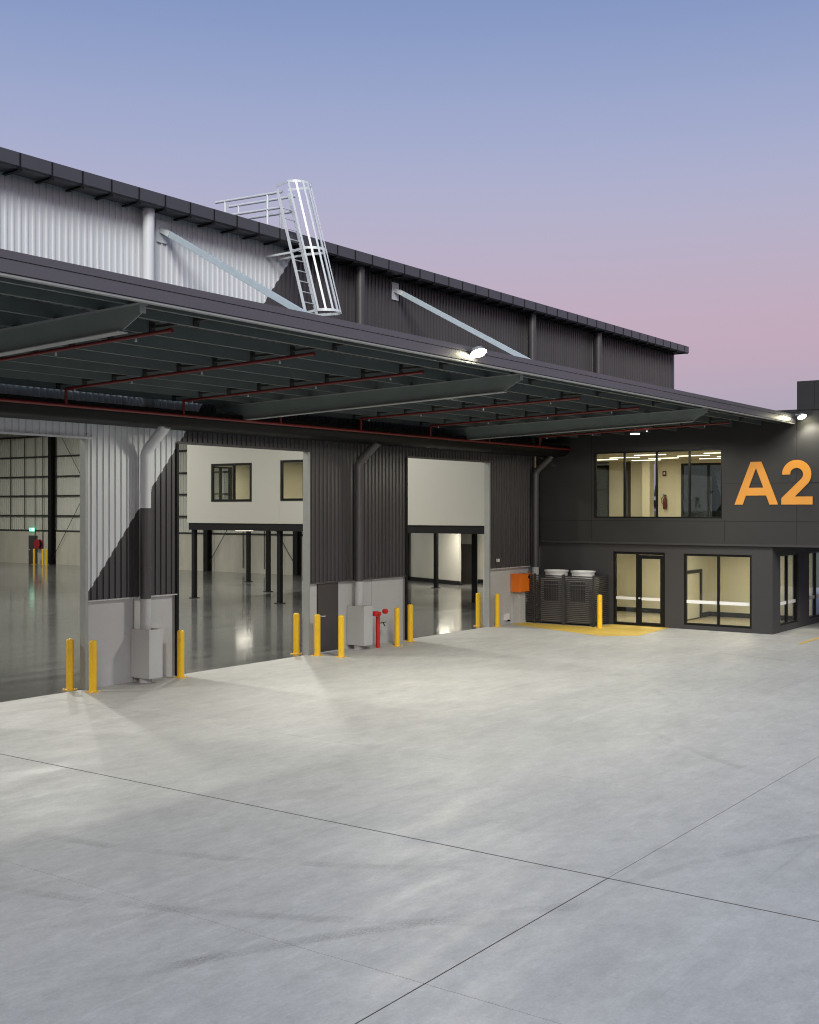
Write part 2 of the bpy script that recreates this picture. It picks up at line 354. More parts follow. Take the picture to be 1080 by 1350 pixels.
# low precast panels under the cladding
for a, b in ((0, 11.7), (16.67, 18.02), (18.05, 19.24), (24.17, 24.56), (25.47, 27.02), (27.04, 28.62), (33.5, 34.98), (35.0, 36.78)):
    MB().box(a, b, YW + .055, YW + .25, -.02, DADO + .04).build('precast_panel', 'precast', wh, bevel=.008)
MB().box(19.245, 19.278, YW + .02, YW + .25, 0, DADO + .02).build('edge_angle', 'galvdull', wh)
MB().box(28.625, 28.65, YW + .02, YW + .25, 0, DADO + .02).build('edge_angle', 'galvdull', wh)
for a, b, m in ((16.66, 19.30, 'precast'), (24.17, 28.65, 'char'), (33.5, 36.5, 'precast')):
    MB().box(a, b, YW - .045, YW - .001, DADO - .03, DADO - .002).build('drip_flashing', m, wh)
ob = MB().box(24.575, 25.455, YW + .02, YW + .10, .02, DADO - .04).build('side_door', 'door', wh, bevel=.006)
MB().box(24.555, 25.47, YW + .01, YW + .12, -.01, .018).build('door_sill', 'galv', wh)
h = MB().cyl((24.67, YW - .05, 1.02), (24.67, YW + .02, 1.02), .016, 10); h.bar((24.67, YW - .05, 1.02), (24.80, YW - .05, 1.02), .02, .02); h.build('door_handle', 'galv', ob, True)
# eaves gutter with its straps
gt = MB(); gt.prism([(20.20, 11.235), (20.78, 11.235), (20.78, 10.95), (20.25, 10.92), (20.20, 10.96)], 0, -.2, 49.25)
gut = gt.build('eaves_gutter', 'gutter', wh)
strap = None
for k in range(64):
    x = 14.45 + (k - 18) * .78
    if not 0 < x < 49.2: continue
    if strap is None:
        q = MB().box(0, .03, 20.185, 20.199, 10.90, 11.225); q.box(0, .08, 20.22, 20.76, 10.875, 10.915)
        q.v = [(a, b - YW, c) for a, b, c in q.v]; me = None
        strap = q.build('gutter_strap', 'black'); strap.parent = gut; strap.location = (x - 25, 0, 0)
    else: clone(strap, (x - 25, 0, 0), gut)
MB().box(48.86, 49.04, YW - .05, YW + .12, 6.2, ZTOP).build('corner_flashing', 'gutter', wh)
# roof, rear and side walls, inside linings
rf = MB(); rz = lambda y: 11.22 + (min(y, 101 - y) - 21) * .055
rf.quad((0, 20.75, rz(20.75)), (49.2, 20.75, rz(20.75)), (49.2, 23.5, rz(23.5)), (0, 23.5, rz(23.5)))
rf.quad((0, 23.5, rz(23.5)), (XE, 23.5, rz(23.5)), (XE, 50.5, rz(50.5)), (0, 50.5, rz(50.5)))
rf.quad((0, 50.5, rz(50.5)), (XE, 50.5, rz(50.5)), (XE, 80, rz(80)), (0, 80, rz(80))); rf.build('roof', 'roof', wh)
MB().wall(0, 48.96, 49.0, YW + .06, 23.5, 6.2, 11.2).build('return_wall', 'char', wh)
MB().wall(1, 23.5, 23.56, 49.0, XE, 6.2, 11.2).build('return_wall', 'char', wh)
rw = MB().wall(1, 80, 80.15, 0, XE, -.1, 11.3).build('rear_wall', 'inner', wh)
for z in (2.42, 3.51, 4.95, 6.35, 7.8, 9.29): MB().box(.2, XE - .2, 79.84, 79.998, z - .055, z + .055).build('girt', 'girt', rw)
for k in range(9): MB().box(.2 + k * 5.8, .2 + k * 5.8 + 5.78, 79.88, 79.999, -.02, 2.36).build('precast_panel', 'precast_raw', rw)
for k in range(6): MB().box(4 + k * 9.4, 4.36 + k * 9.4, 79.4, 79.84, 0, 11.3).build('steel_column', 'black', wh)
MB().wall(0, 0, .1, YW + .1, 80, -.1, 11.3).build('side_wall', 'inner', wh)
ew = MB()
y = 23.6
while y < 79.9:
    for (a, d0), (c, d1) in zip(((0, 0), (.17, 0), (.19, .035), (.23, .035)), ((.17, 0), (.19, .035), (.23, .035), (.25, 0))):
        ew.quad((XE - d0 * -1, y + a, 2.3), (XE + d1, y + c, 2.3), (XE + d1, y + c, 12.4), (XE + d0, y + a, 12.4))
    y += .25
end = ew.build('end_wall', 'inner', wh)
y = 23.6
while y < 79:
    MB().box(XE - .12, XE + .1, y, min(y + 5.98, 79.9), -.02, 2.36).build('precast_panel', 'precast_raw', end); y += 6.0
for z in (2.42, 3.51, 4.95, 6.35, 7.8, 9.29, 10.6): MB().box(XE - .16, XE - .002, 23.6, 79.9, z - .055, z + .055).build('girt', 'girt', end)
for y in (30.0, 38.2, 46.36, 53.97, 61.9, 69.78, 77.6):
    q = MB().box(XE - .56, XE - .54, y - .18, y + .18, .0, 11.4); q.box(XE - .19, XE - .165, y - .18, y + .18, 0, 11.4); q.box(XE - .54, XE - .19, y - .012, y + .012, 0, 11.4)
    q.build('steel_column', 'black', wh)
for y in (69.6, 61.7, 53.8): MB().box(24, XE - .6, y, y + .2, 9.6, 10.0).build('roof_beam', 'girt', wh)
for y in (74.9, 73.2, 71.95, 71.05, 63.0, 51.0, 49.2): MB().cyl((XE - .19, y, 2.5 if y > 72 else .3), (XE - .19, y, 9.2), .03, 8).build('conduit', 'girt', wh)
for (ya, yb2) in ((69.8, 62), (62, 69.8), (46.4, 54), (54, 46.4)): MB().tube([(XE - .3, ya, .4), (XE - .3, yb2, 10.5)], .022, 6).build('rod_brace', 'girt', wh)
ed = MB().box(XE - .17, XE - .125, 71.75, 72.75, 0.01, 2.05).build('exit_door', 'door', wh)
MB().box(XE - .24, XE - .17, 72.55, 72.62, .98, 1.04).build('door_handle', 'galv', ed)

# ------------------------------------------------------------------ office building: front block and the part that reaches into the warehouse
of = empty('office_building', (37, 17, 0), 'two storey charcoal office block with lit glazing under and beside the canopy', 'office')
UW = (13.88, 18.50, 3.69, 5.97)
q = MB().wall(0, XF, XF + .2, 11.46, YW - .05, 2.87, 7.12, [UW]); q.build('upper_wall', 'offup', of)
MB().wall(0, XF + .004, XF + .2, -2, 11.45, 2.87, 7.08).build('upper_wall', 'offup', of)
MB().wall(0, XF, XF + .2, -2, 11.45, 7.095, 8.0).build('parapet_wall', 'offup', of)
MB().wall(1, 11.25, 11.45, XF + .2, 42, 6.9, 8.0).build('parapet_wall', 'offup', of)
MB().box(XF + .003, 47, -2, YW - .06, 2.80, 2.868).build('soffit', 'offlow', of)
MB().box(XF + .2, 48.9, -2, YW - .05, 6.55, 6.9).build('flat_roof', 'roof', of)
DW = (15.91, 17.82, -.3, 2.53); LW = (12.94, 15.24, .14, 2.51)
MB().wall(0, XL, XL + .2, 12.26, YW + .04, -.3, 2.80, [DW, LW]).build('lower_wall', 'offlow', of)
S1, S2 = (37.48, 39.36, .21, 2.52), (40.53, 42.4, .21, 2.52)
MB().wall(1, 12.26, 12.46, XL + .2, 47, -.3, 2.80, [S1, S2]).build('side_wall', 'offlow', of)
# shallow panel joints in the upper facade
for yj, z0, z1 in ((18.58, 2.9, 6.6), (13.80, 2.9, 3.66), (10.9, 7.12, 7.98)): MB().box(XF - .0025, XF + .01, yj - .006, yj + .006, z0, z1).build('panel_joint', 'black', of)
for zj, y0, y1 in ((3.60, 9.0, 20.7), (4.82, 9.0, 13.75)): MB().box(XF - .0025, XF + .01, y0, y1, zj - .006, zj + .006).build('panel_joint', 'black', of)
def frame0(name, hole, x, mull, fw=.055, m='blackal', par=of, rails=(), depth=.1, g='glass', film=None):
    y0, y1, z0, z1 = hole
    holes = []; ys_ = [y0 + fw] + [v for c in mull for v in (c - fw / 2, c + fw / 2)] + [y1 - fw]
    for a, b in zip(ys_[::2], ys_[1::2]): holes.append((a, b, z0 + fw, z1 - fw))
    w = MB().wall(0, x, x + depth, y0, y1, z0, z1, holes).build(name, m, par)
    for a, b, c, d in holes: MB().box(x + depth * .45, x + depth * .45 + .008, a, b, c, d).build('pane', g, w)
    if film:
        for a, b, c, d in holes: MB().box(x + depth * .45 - .004, x + depth * .45 - .001, a, b, film[0], film[1]).build('safety_band', 'white', w)
    return w
def frame1(name, hole, y, mull, fw=.055, film=None):
    x0, x1, z0, z1 = hole; holes = []; xs_ = [x0 + fw] + [v for c in mull for v in (c - fw / 2, c + fw / 2)] + [x1 - fw]
    for a, b in zip(xs_[::2], xs_[1::2]): holes.append((a, b, z0 + fw, z1 - fw))
    w = MB().wall(1, y, y + .1, x0, x1, z0, z1, holes).build(name, 'blackal', of)
    for a, b, c, d in holes:
        MB().box(a, b, y + .045, y + .053, c, d).build('pane', 'glass', w)
        if film: MB().box(a, b, y + .041, y + .044, film[0], film[1]).build('safety_band', 'white', w)
    return w
frame0('window', UW, XF + .05, (15.02, 16.19, 17.37), .05)
frame0('window', LW, XL + .04, (14.07,), .07, film=(.86, .97))
frame1('window', S1, 12.30, (38.35,), .06, (.86, .97)); frame1('window', S2, 12.30, (41.45,), .06, (.86, .97))
# glazed entrance: a fixed sidelight and a door leaf
w = MB().wall(0, XL + .04, XL + .14, 15.91, 17.82, .0, 2.53, [(16.98, 17.74, .10, 2.45), (15.98, 16.92, .03, 2.44)]).build('entrance_frame', 'blackal', of)
MB().box(XL + .085, XL + .093, 16.98, 17.74, .10, 2.45).build('pane', 'glass', w)
MB().box(XL + .080, XL + .084, 16.98, 17.74, .88, .98).build('safety_band', 'white', w)
dl = MB().wall(0, XL + .05, XL + .10, 15.99, 16.91, .035, 2.43, [(16.10, 16.78, .13, 2.30)]).build('entrance_door', 'blackal', of)
MB().box(XL + .07, XL + .078, 16.10, 16.78, .13, 2.30).build('pane', 'glass', dl); MB().box(XL + .064, XL + .068, 16.10, 16.78, .88, .98).build('safety_band', 'white', dl)
MB().cyl((XL + .0, 16.85, .95), (XL + .05, 16.85, .95), .03, 12).build('door_handle', 'galv', dl, True)
# upper room
ur = MB().box(XF + .2, 43.7, 12.3, 23.4, 3.38, 3.50).build('upper_floor', 'roomf', of)
ceil = MB().box(XF + .2, 43.7, 12.3, 23.4, 5.93, 6.0).build('upper_ceiling', 'roomc', of)
def part0(y0, y1, x=43.5, m='roomw', z0=3.50, z1=5.93, t=.12, nm='partition_wall'): return MB().box(x, x + t, y0, y1, z0, z1).build(nm, m, of)
part0(18.17, 19.23); part0(19.23, 19.55, 42.9, 'roomw', t=.4); part0(19.55, 20.32); part0(20.66, 21.28)
MB().wall(1, 23.4, 23.5, XF + .2, 43.7, 3.5, 5.93).build('partition_wall', 'roomw', of)
MB().wall(1, 12.3, 12.44, XF + .2, 43.7, 3.5, 5.93).build('partition_wall', 'roomw', of)
frame0('window', (12.45, 18.165, 3.55, 5.80), 43.5, (13.6, 14.75, 15.9, 17.05), .09, g='tint'); MB().box(43.5, 43.6, 12.45, 18.165, 5.80, 5.93).build('bulkhead', 'roomw', of)
frame0('window', (21.285, 23.39, 3.55, 5.80), 43.5, (22.2,), .09, g='tint')
MB().box(43.54, 43.6, 20.325, 20.655, 3.5, 5.93).build('partition_door', 'door', of)
MB().box(XF + .2, XF + .3, 12.45, 20.7, 3.50, 3.66).build('window_ledge', 'white', of)
k = 0
for x, yy in ((38.4, (14.6, 17.2)), (39.9, (13.6, 16.2, 18.9)), (41.2, (15.2, 17.9, 20.4)), (42.5, (16.4, 19.2))):
    for y in yy: MB().box(x - .03, x + .03, y - .60, y + .60, 5.908, 5.929).build('ceiling_light', 'strip', ceil)
lamp('upper_room_light', 'AREA', (39.6, 15.2, 5.88), (0, 0, -1), 95, (1, .90, .66), of, 2.6)
lamp('upper_room_light', 'AREA', (40.6, 19.0, 5.88), (0, 0, -1), 90, (1, .90, .66), of, 2.6)
# lower rooms
MB().box(XL + .2, 41.7, 12.46, YW - .1, -.05, .012).build('lower_floor', 'roomf', of)
lc = MB().box(XL + .2, 41.7, 12.46, YW - .1, 2.62, 2.70).build('lower_ceiling', 'roomc', of)
MB().wall(0, 41.5, 41.6, 12.46, YW - .1, .012, 2.62).build('partition_wall', 'roomw', of)
MB().box(41.46, 41.499, 12.46, 16.24, .02, .19).build('skirting', 'black', of); MB().box(41.46, 41.499, 16.36, YW - .2, .02, .19).build('skirting', 'black', of)
MB().wall(1, 16.25, 16.35, 39.0, 41.5, .012, 2.62).build('partition_wall', 'roomw', of)
fr = MB().wall(1, 16.19, 16.245, 39.25, 40.75, .02, 1.80, [(39.35, 40.62, .05, 1.68)]).build('inner_door_frame', 'blackal', of)
MB().box(40.76, 41.45, 16.21, 16.248, .02, .19).build('skirting', 'black', of)
MB().wall(1, YW - .25, YW - .12, XL + .2, 41.5, .012, 2.62).build('partition_wall', 'roomw', of)
lamp('lower_room_light', 'AREA', (39.2, 14.2, 2.58), (0, 0, -1), 80, (1, .91, .68), of, 1.4)
lamp('lower_room_light', 'AREA', (39.2, 17.6, 2.58), (0, 0, -1), 80, (1, .91, .68), of, 1.4)
for x, y in ((38.4, 13.6), (40.2, 14.8), (39.2, 17.6)): MB().lathe((x, y, 2.595), [(.10, 0), (.10, .024)], 16).build('downlight', 'strip', lc)
# mezzanine seen through the roller doors
XM = 36.30
W1, W2 = (34.55, 36.97, 4.32, 5.98), (30.45, 32.89, 4.34, 6.04)
MB().wall(0, XM, XM + .15, 32.98, 38.5, 3.38, 7.6, [W1]).build('mezzanine_panel', 'cream', of)
MB().wall(0, XM, XM + .15, YW + .32, 32.97, 3.38, 7.6, [W2]).build('mezzanine_panel', 'cream', of)
MB().wall(1, 38.3, 38.5, XM + .15, 44, 3.38, 7.6, [(36.7, 38.95, 3.9, 5.95)]).build('mezzanine_panel', 'cream', of)
gx = MB().wall(1, 38.32, 38.42, 36.7, 38.95, 3.9, 5.95, [(36.78, 37.48, 3.98, 5.87), (37.58, 38.20, 3.98, 5.87), (38.30, 38.80, 3.98, 5.87)]).build('mezzanine_glazing', 'blackal', of)
for a, b in ((36.78, 37.48), (37.58, 38.20), (38.30, 38.80)): MB().box(a, b, 38.36, 38.368, 3.98, 5.87).build('pane', 'glass', gx)
frame0('mezzanine_window', W1, XM - .02, (35.62,), .10); frame0('mezzanine_window', W2, XM - .02, (31.6,), .10)
MB().box(XM + .05, XM + .35, YW + .32, 38.45, 3.07, 3.375).build('mezzanine_beam', 'black', of)
MB().box(XM + .35, 47, YW + .32, 38.45, 3.2, 3.37).build('mezzanine_floor', 'galvdull', of)
MB().box(XM + .15, 44, 23.5, 38.3, 6.12, 6.2).build('mezzanine_ceiling', 'roomc', of); MB().box(XM, 44, YW + .3, 38.5, 7.602, 7.7).build('mezzanine_roof', 'roof', of)
MB().box(40.5, 40.6, 23.6, 36.35, 3.4, 6.1).build('mezzanine_partition', 'roomw', of)
frame0('mezzanine_glazing', (36.36, 38.28, 3.6, 6.0), 40.5, (37.0, 37.6), .09, g='tint'); frame0('mezzanine_glazing', (31.0, 34.2, 3.9, 5.85), 40.38, (31.8, 32.6, 33.4), .08, g='tint')
MB().box(XM + .15, 40.5, 34.25, 34.35, 3.4, 6.1).build('mezzanine_partition', 'roomw', of)
lamp('mezzanine_light', 'AREA', (38.6, 36.2, 6.08), (0, 0, -1), 110, (1, .88, .62), of, 1.2); lamp('mezzanine_light', 'AREA', (38.6, 31.4, 6.08), (0, 0, -1), 90, (1, .88, .62), of, 1.2)
for x, y in ((36.55, 38.3), (36.6, 33.2), (36.6, 26.9), (41.5, 38.4), (41.7, 26.7), (46.4, 44.4), (48.4, 33.3), (41.6, 33.2)):
    po = MB().box(x - .09, x + .09, y - .09, y + .09, .0, 3.07 if y < 40 else 11).build('mezzanine_post', 'black', of)
    MB().box(x - .17, x + .17, y - .17, y + .17, .004, .03).build('base_plate', 'black', po)
# ground floor room under the mezzanine
q = MB().prism([(52.8, 38.2), (52.8, 38.05), (50.86, 33.40), (50.74, 33.46)], 2, .004, 3.19); q.build('ground_floor_wall', 'cream', of)
MB().prism([(50.86, 33.40), (52.8, 34.75), (52.8, 34.85), (50.84, 33.52)], 2, .004, 3.19).build('ground_floor_wall', 'cream', of)
MB().prism([(52.66, 38.2), (52.68, 38.14), (50.73, 33.38), (50.69, 33.40)], 2, .01, .22).build('skirting', 'black', of)
MB().prism([(50.74, 33.36), (50.92, 33.44), (51.2, 33.6), (51.2, 33.55), (50.76, 33.30)], 2, .01, .22).build('skirting', 'black', of)
MB().wall(0, 52.7, 52.8, 22, 34.7, .004, 3.19).build('ground_floor_wall', 'cream', of)
MB().box(52.62, 52.69, 33.60, 34.55, .01, 2.1).build('ground_floor_door', 'door', of)
MB().box(52.64, 52.69, 22, 33.5, .01, .22).build('skirting', 'black', of)
for x, y in ((42.5, 34.5), (44, 29), (50.2, 30.5), (49.4, 33.4)):
    MB().lathe((x, y, 3.145), [(.42, 0), (.45, .02), (.45, .05)], 24).build('undercroft_light', 'strip', of)
    lamp('undercroft_beam', 'AREA', (x, y, 3.13), (0, 0, -1), 75 if x < 48 else 170, (1, .93, .78), of, .8)

# A2 sign
sg = empty('building_sign', (XF, 12.2, 4.15), 'large golden orange letter A and numeral 2 on charcoal office wall', 'sign')
def letter(name, polys, y0, z0):
    b = MB()
    for p in polys: b.prism([(y0 - u, z0 + v) for u, v in p], 0, XF - .030, XF - .004)
    return b.build(name, 'gold', sg)
H_ = 1.37
letter('letter_a', [[(0, 0), (.27, 0), (.375, .29), (.465, .54), (.705, 1.17), (.705, H_), (.53, H_)],
                    [(1.41, 0), (.88, H_), (.705, H_), (.705, 1.17), (.945, .54), (1.035, .29), (1.14, 0)],
                    [(.375, .29), (1.035, .29), (.945, .54), (.465, .54)]], 13.45, 4.14)
cx, cz, Ro, Ri = .475, .945, .455, .205
pr = []
for k in range(19):
    a = R(176 - k * (176 + 38) / 18); pr.append(((cx + Ro * math.cos(a), cz + Ro * math.sin(a)), (cx + Ri * math.cos(a), cz + Ri * math.sin(a))))
pr[0] = ((cx - Ro, cz + .0), (cx - Ri + .005, cz - .0))
pl = [[pr[i][0], pr[i + 1][0], pr[i + 1][1], pr[i][1]] for i in range(18)]
pl.append([pr[-1][0], (.42, .25), (0, .20), pr[-1][1]]); pl.append([(0, 0), (0, .20), (.42, .25), (.97, .25), (.97, 0)])
letter('digit_two', pl, 11.93, 4.14)

# ------------------------------------------------------------------ canopy
ca = empty('canopy', (18, 16, 6.7), 'wide charcoal steel loading canopy along the warehouse wall', 'canopy')
CX0, CX1, YC = -2.0, 36.57, 11.47
zt = lambda y: 6.70 - .027 * (y - 11.77)                    # top of rafters
q = MB().prism([(YC, 6.955), (YC + .16, 6.985), (YC + .16, 6.96), (YC + .03, 6.935), (YC + .03, 6.86), (YC, 6.86)], 0, CX0, CX1); q.build('fascia_cap', 'fascia', ca)
MB().prism([(YC + .012, 6.852), (YC + .05, 6.852), (YC + .05, 6.70), (YC + .012, 6.70)], 0, CX0, CX1).build('fascia', 'fascia', ca)
MB().prism([(YC + .03, 6.690), (YC + .12, 6.690), (YC + .12, 6.665), (YC + .03, 6.665)], 0, CX0, CX1).build('fascia_trim', 'galvdull', ca)
q = MB()
xr = CX0
while xr < CX1:                                             # ribbed roof sheet
    for (a, d0), (b, d1) in zip(((0, 0), (.14, 0), (.155, .03), (.185, .03)), ((.14, 0), (.155, .03), (.185, .03), (.2, 0))):
        xa, xb = min(xr + a, CX1), min(xr + b, CX1)
        if xb > xa: q.quad((xa, YC + .05, 6.925 + d0), (xb, YC + .05, 6.925 + d1), (xb, 20.76, 6.675 + d1), (xa, 20.76, 6.675 + d0))
    xr += .2
q.build('roof_sheet', 'under', ca)
PY = [11.95, 12.55, 13.5, 14.45, 15.4, 16.35, 17.3, 18.2, 19.1, 19.95]
for y in PY:
    z = zt(y); hh = .20
    q = MB().prism([(y, z + .003), (y + .065, z + .003), (y + .065, z + .02), (y + .06, z + .02), (y + .06, z + .008), (y + .006, z + .008), (y + .006, z + hh), (y, z + hh)], 0, CX0, CX1)
    q.build('purlin', 'purl', ca)
br = None
for x in (4.0, 7.0, 12.0, 15.2, 18.4, 21.8, 25.0, 28.2, 31.6, 34.6):
    for i in range(len(PY) - 1):
        y, y2 = PY[i], PY[i + 1]
        o = MB().box(x - .03, x + .03, y + .008, y2 - .002, zt(y) + .06, zt(y) + .10)
        o.box(x - .05, x + .05, y2 - .022, y2 - .003, zt(y2) + .005, zt(y2) + .19); o.build('bridging', 'girt', ca)
for x in (.5, 10.3, 20.1, 29.9):
    t = .007; yb = 20.3
    web = [(11.77, zt(11.77) - .013), (11.77, 6.575), (12.18, 6.368), (yb, 6.093), (yb, zt(yb) - .013)]
    q = MB().prism(web, 0, x - t, x + t)
    def fl(p, s): q.prism([p[0], p[1], (p[1][0], p[1][1] + s), (p[0][0], p[0][1] + s)], 0, x - .09, x + .09)
    ra = q.build('rafter', 'green', ca)
    q = MB(); fl(((11.75, zt(11.75) - .012), (yb, zt(yb) - .012)), .012); q.build('flange', 'galvdull', ra)
    q = MB(); fl(((12.15, 6.367), (yb, 6.092)), -.014); q.build('flange', 'galvdull', ra)
    q = MB(); q.prism([(11.755, 6.69), (11.768, 6.69), (11.768, 6.575), (11.755, 6.57)], 0, x - .05, x + .05); q.build('end_plate', 'galvdull', ra)
    for y in PY[:1] + PY[1:]: MB().box(x - .10, x - .092 + .02, y + .01, y + .05, zt(y) + .001, zt(y) + .17).build('purlin_cleat', 'galvdull', ra)
gb = MB(); arc = [(19.42 + .30 - .30 * math.cos(R(a)), 6.12 - .25 * math.sin(R(a))) for a in range(0, 91, 10)]
gb.prism(arc + [(20.62, 5.87), (20.62, 6.22), (19.42, 6.22)], 0, CX0, CX1); gb.build('box_gutter', 'boxg', ca, True)
for (p0, p1) in (((9.1, 20.78, 10.59), (10.3, 14.6, 6.88)), ((18.8, 20.78, 10.59), (20.1, 14.6, 6.88)), ((28.07, 20.78, 10.59), (29.9, 14.45, 6.88))):
    d = (Vector(p1) - Vector(p0)).normalized(); t0 = Vector(p0) + d * .12
    ti = MB().bar(t0, p1, .10, .15).build('tie_beam', 'brace', ca, bevel=.008)
    q = MB().box(p0[0] - .17, p0[0] + .17, YW - .055, YW - .038, p0[2] - .30, p0[2] + .22); q.bar(Vector(p0) + Vector((0, .03, 0)), t0 + d * .16, .16, .12); q.build('wall_bracket', 'galv', ca)
# sprinkler pipework hung below the purlins
sp = empty('sprinkler_pipework', (18, 16, 6.5), 'thin red sprinkler pipes hung under the canopy', 'pipework')
MB().tube([(CX0, 19.30, 6.09), (36.4, 19.30, 6.09)], .036, 10).build('main_pipe', 'red', sp, True)
for x in (2.1, 5.3, 8.5, 11.71, 14.9, 18.09, 21.3, 24.49, 27.77, 31.0, 34.2):
    z0 = 6.615; z1 = zt(19.30) - .075
    b = MB().tube([(x, 12.75, z0), (x, 19.30, z1)], .03, 10); b.cyl((x, 12.74, z0), (x, 12.80, z0), .037, 10); bo = b.build('branch_pipe', 'red', sp, True)
    MB().tube([(x, 19.30, z1), (x, 19.30, 6.09)], .03, 10).build('drop_pipe', 'red', sp, True)
    for y in (13.5, 15.4, 17.3, 19.0):
        zz = z0 + (z1 - z0) * (y - 12.75) / 6.55
        MB().ring((x, y + .02, zz - .034), (x, y + .02, zz - .085), .011, .022, 8).build('sprinkler_head', 'galv', bo)

# ------------------------------------------------------------------ downpipes
def downpipe(x, colors, boxed, lab):
    t = empty('downpipe', (x, 20.6, 0), lab, 'downpipe', 'downpipes under the canopy')
    zs_ = [p[0] for p in colors]
    for i, (z0, z1, m) in enumerate(colors):
        pts = [(x, 20.6, z0), (x, 20.6, z1)]
        if i == len(colors) - 1:
            pts = [(x, 20.6, z0), (x, 20.6, 5.22), (x, 20.58, 5.30), (x, 20.53, 5.37), (x, 20.02, 5.80), (x, 19.92, 5.90)]
        b = MB().tube(pts, .122, 20); o = b.build('pipe', m, t, True)
    for z in (2.6, 4.4):
        m = [c[2] for c in colors if c[0] <= z < c[1] or c is colors[-1]][0]
        MB().cyl((x, 20.6, z), (x, 20.6, z + .05), .129, 20).build('pipe_clip', m, t, True)
    if boxed:
        b = MB().wall(0, x - .19, x - .17, 20.28, 20.88, .12, 1.24); b.wall(0, x + .19, x + .21, 20.28, 20.88, .12, 1.24); b.wall(1, 20.26, 20.28, x - .19, x + .21, .12, 1.24)
        b.box(x - .17, x + .19, 20.28, 20.88, .12, .14); b.build('guard_box', 'precast', t, bevel=.006)
        MB().cyl((x, 20.6, -.02), (x, 20.6, .12), .15, 16).build('outlet_stub', 'precast', t, True)
downpipe(18.13, [(.3, 1.93, 'precast'), (1.93, 4.02, 'char'), (4.02, 5.9, 'pale')], True, 'pale and charcoal banded downpipe with grey guard box on the left pier')
downpipe(26.05, [(.3, 1.93, 'precast'), (1.93, 5.9, 'char')], True, 'charcoal downpipe with grey guard box beside the dark narrow door')
downpipe(36.2, [(.02, 1.93, 'precast'), (1.93, 5.9, 'char')], False, 'charcoal downpipe in the corner by the office wall')
for x, m, lab in ((18.2, 'pale', 'white downpipe on the pale upper wall'), (26.08, 'char', 'charcoal upper wall downpipe just right of the caged ladder'),
                  (35.93, 'char', 'second charcoal downpipe right of the ladder on the upper wall'), (41.1, 'char', 'charcoal upper wall downpipe nearest the far end of the roof')):
    t = empty('upper_downpipe', (x, 20.58, 6.4), lab, 'downpipe', 'downpipes on the upper wall')
    MB().cyl((x, 20.58, 6.25), (x, 20.58, 10.93), .136, 22).build('pipe', m, t, True)
    MB().cyl((x, 20.58, 10.76), (x, 20.58, 10.86), .146, 22).build('pipe_socket', m, t, True)

# ------------------------------------------------------------------ caged roof ladder and walkway rails
la = empty('caged_ladder', (22.62, 18.8, 6.8), 'tilted galvanised cage ladder rising from canopy to warehouse roof', 'ladder')
ly = lambda z: 19.44 + (z - 8.94) * .296
LX0, LX1 = 22.42, 22.86
for x in (LX0, LX1): MB().bar((x, ly(6.8), 6.8), (x, ly(12.3), 12.3), .03, .07, (0, 1, 0)).build('stile', 'galv', la)
for k in range(18): z = 7.05 + k * .28; MB().cyl((LX0, ly(z), z), (LX1, ly(z), z), .014, 8).build('rung', 'galv', la, True)
def hp(a, z): return ((LX0 + LX1) / 2 + .40 * math.cos(R(a)), ly(z) - .44 + (.42 * math.sin(R(a)) if a > 180 else .05) - .02, z)
HA = [180, 180, 205, 230, 255, 285, 310, 335, 360, 360]
def hoop(z, w=.05):
    b = MB(); ring = [(LX0 - .005, ly(z), z), hp(195, z)] + [hp(a, z) for a in range(210, 340, 15)] + [hp(345, z), (LX1 + .005, ly(z), z)]
    for p, q_ in zip(ring[:-1], ring[1:]): b.bar(p, q_, .008, w)
    return b.build('hoop', 'galv', la)
for z in (9.0, 10.62, 12.39): hoop(z, .065)
for a in (195, 222, 248, 270, 292, 318, 345): MB().bar(hp(a, 8.97), hp(a, 12.42), .052, .012, (math.cos(R(a)), math.sin(R(a)), 0)).build('cage_strap', 'galv', la)
for x in (LX0, LX1): MB().bar((x, ly(10.6), 10.6), (x, YW - .03, 10.6), .04, .05).build('wall_bracket', 'galv', la)
for x, lab in ((22.5, 'galvanised handrail on the roof edge behind the ladder, left of the pair'), (23.02, 'galvanised handrail on the roof edge behind the ladder, right of the pair')):
    t = empty('roof_handrail', (x, 21.5, 11.3), lab, 'handrail', 'handrails at the ladder head')
    for z in (12.24, 11.84): MB().tube([(x, 20.32, z), (x, 22.75, z + .09)], .036, 10).build('rail', 'galv', t, True)
    for y in (20.85, 22.4): MB().tube([(x, y, rz(y) - .02), (x, y, 12.26 + (y - 20.3) * .037)], .034, 10).build('post', 'galv', t, True)

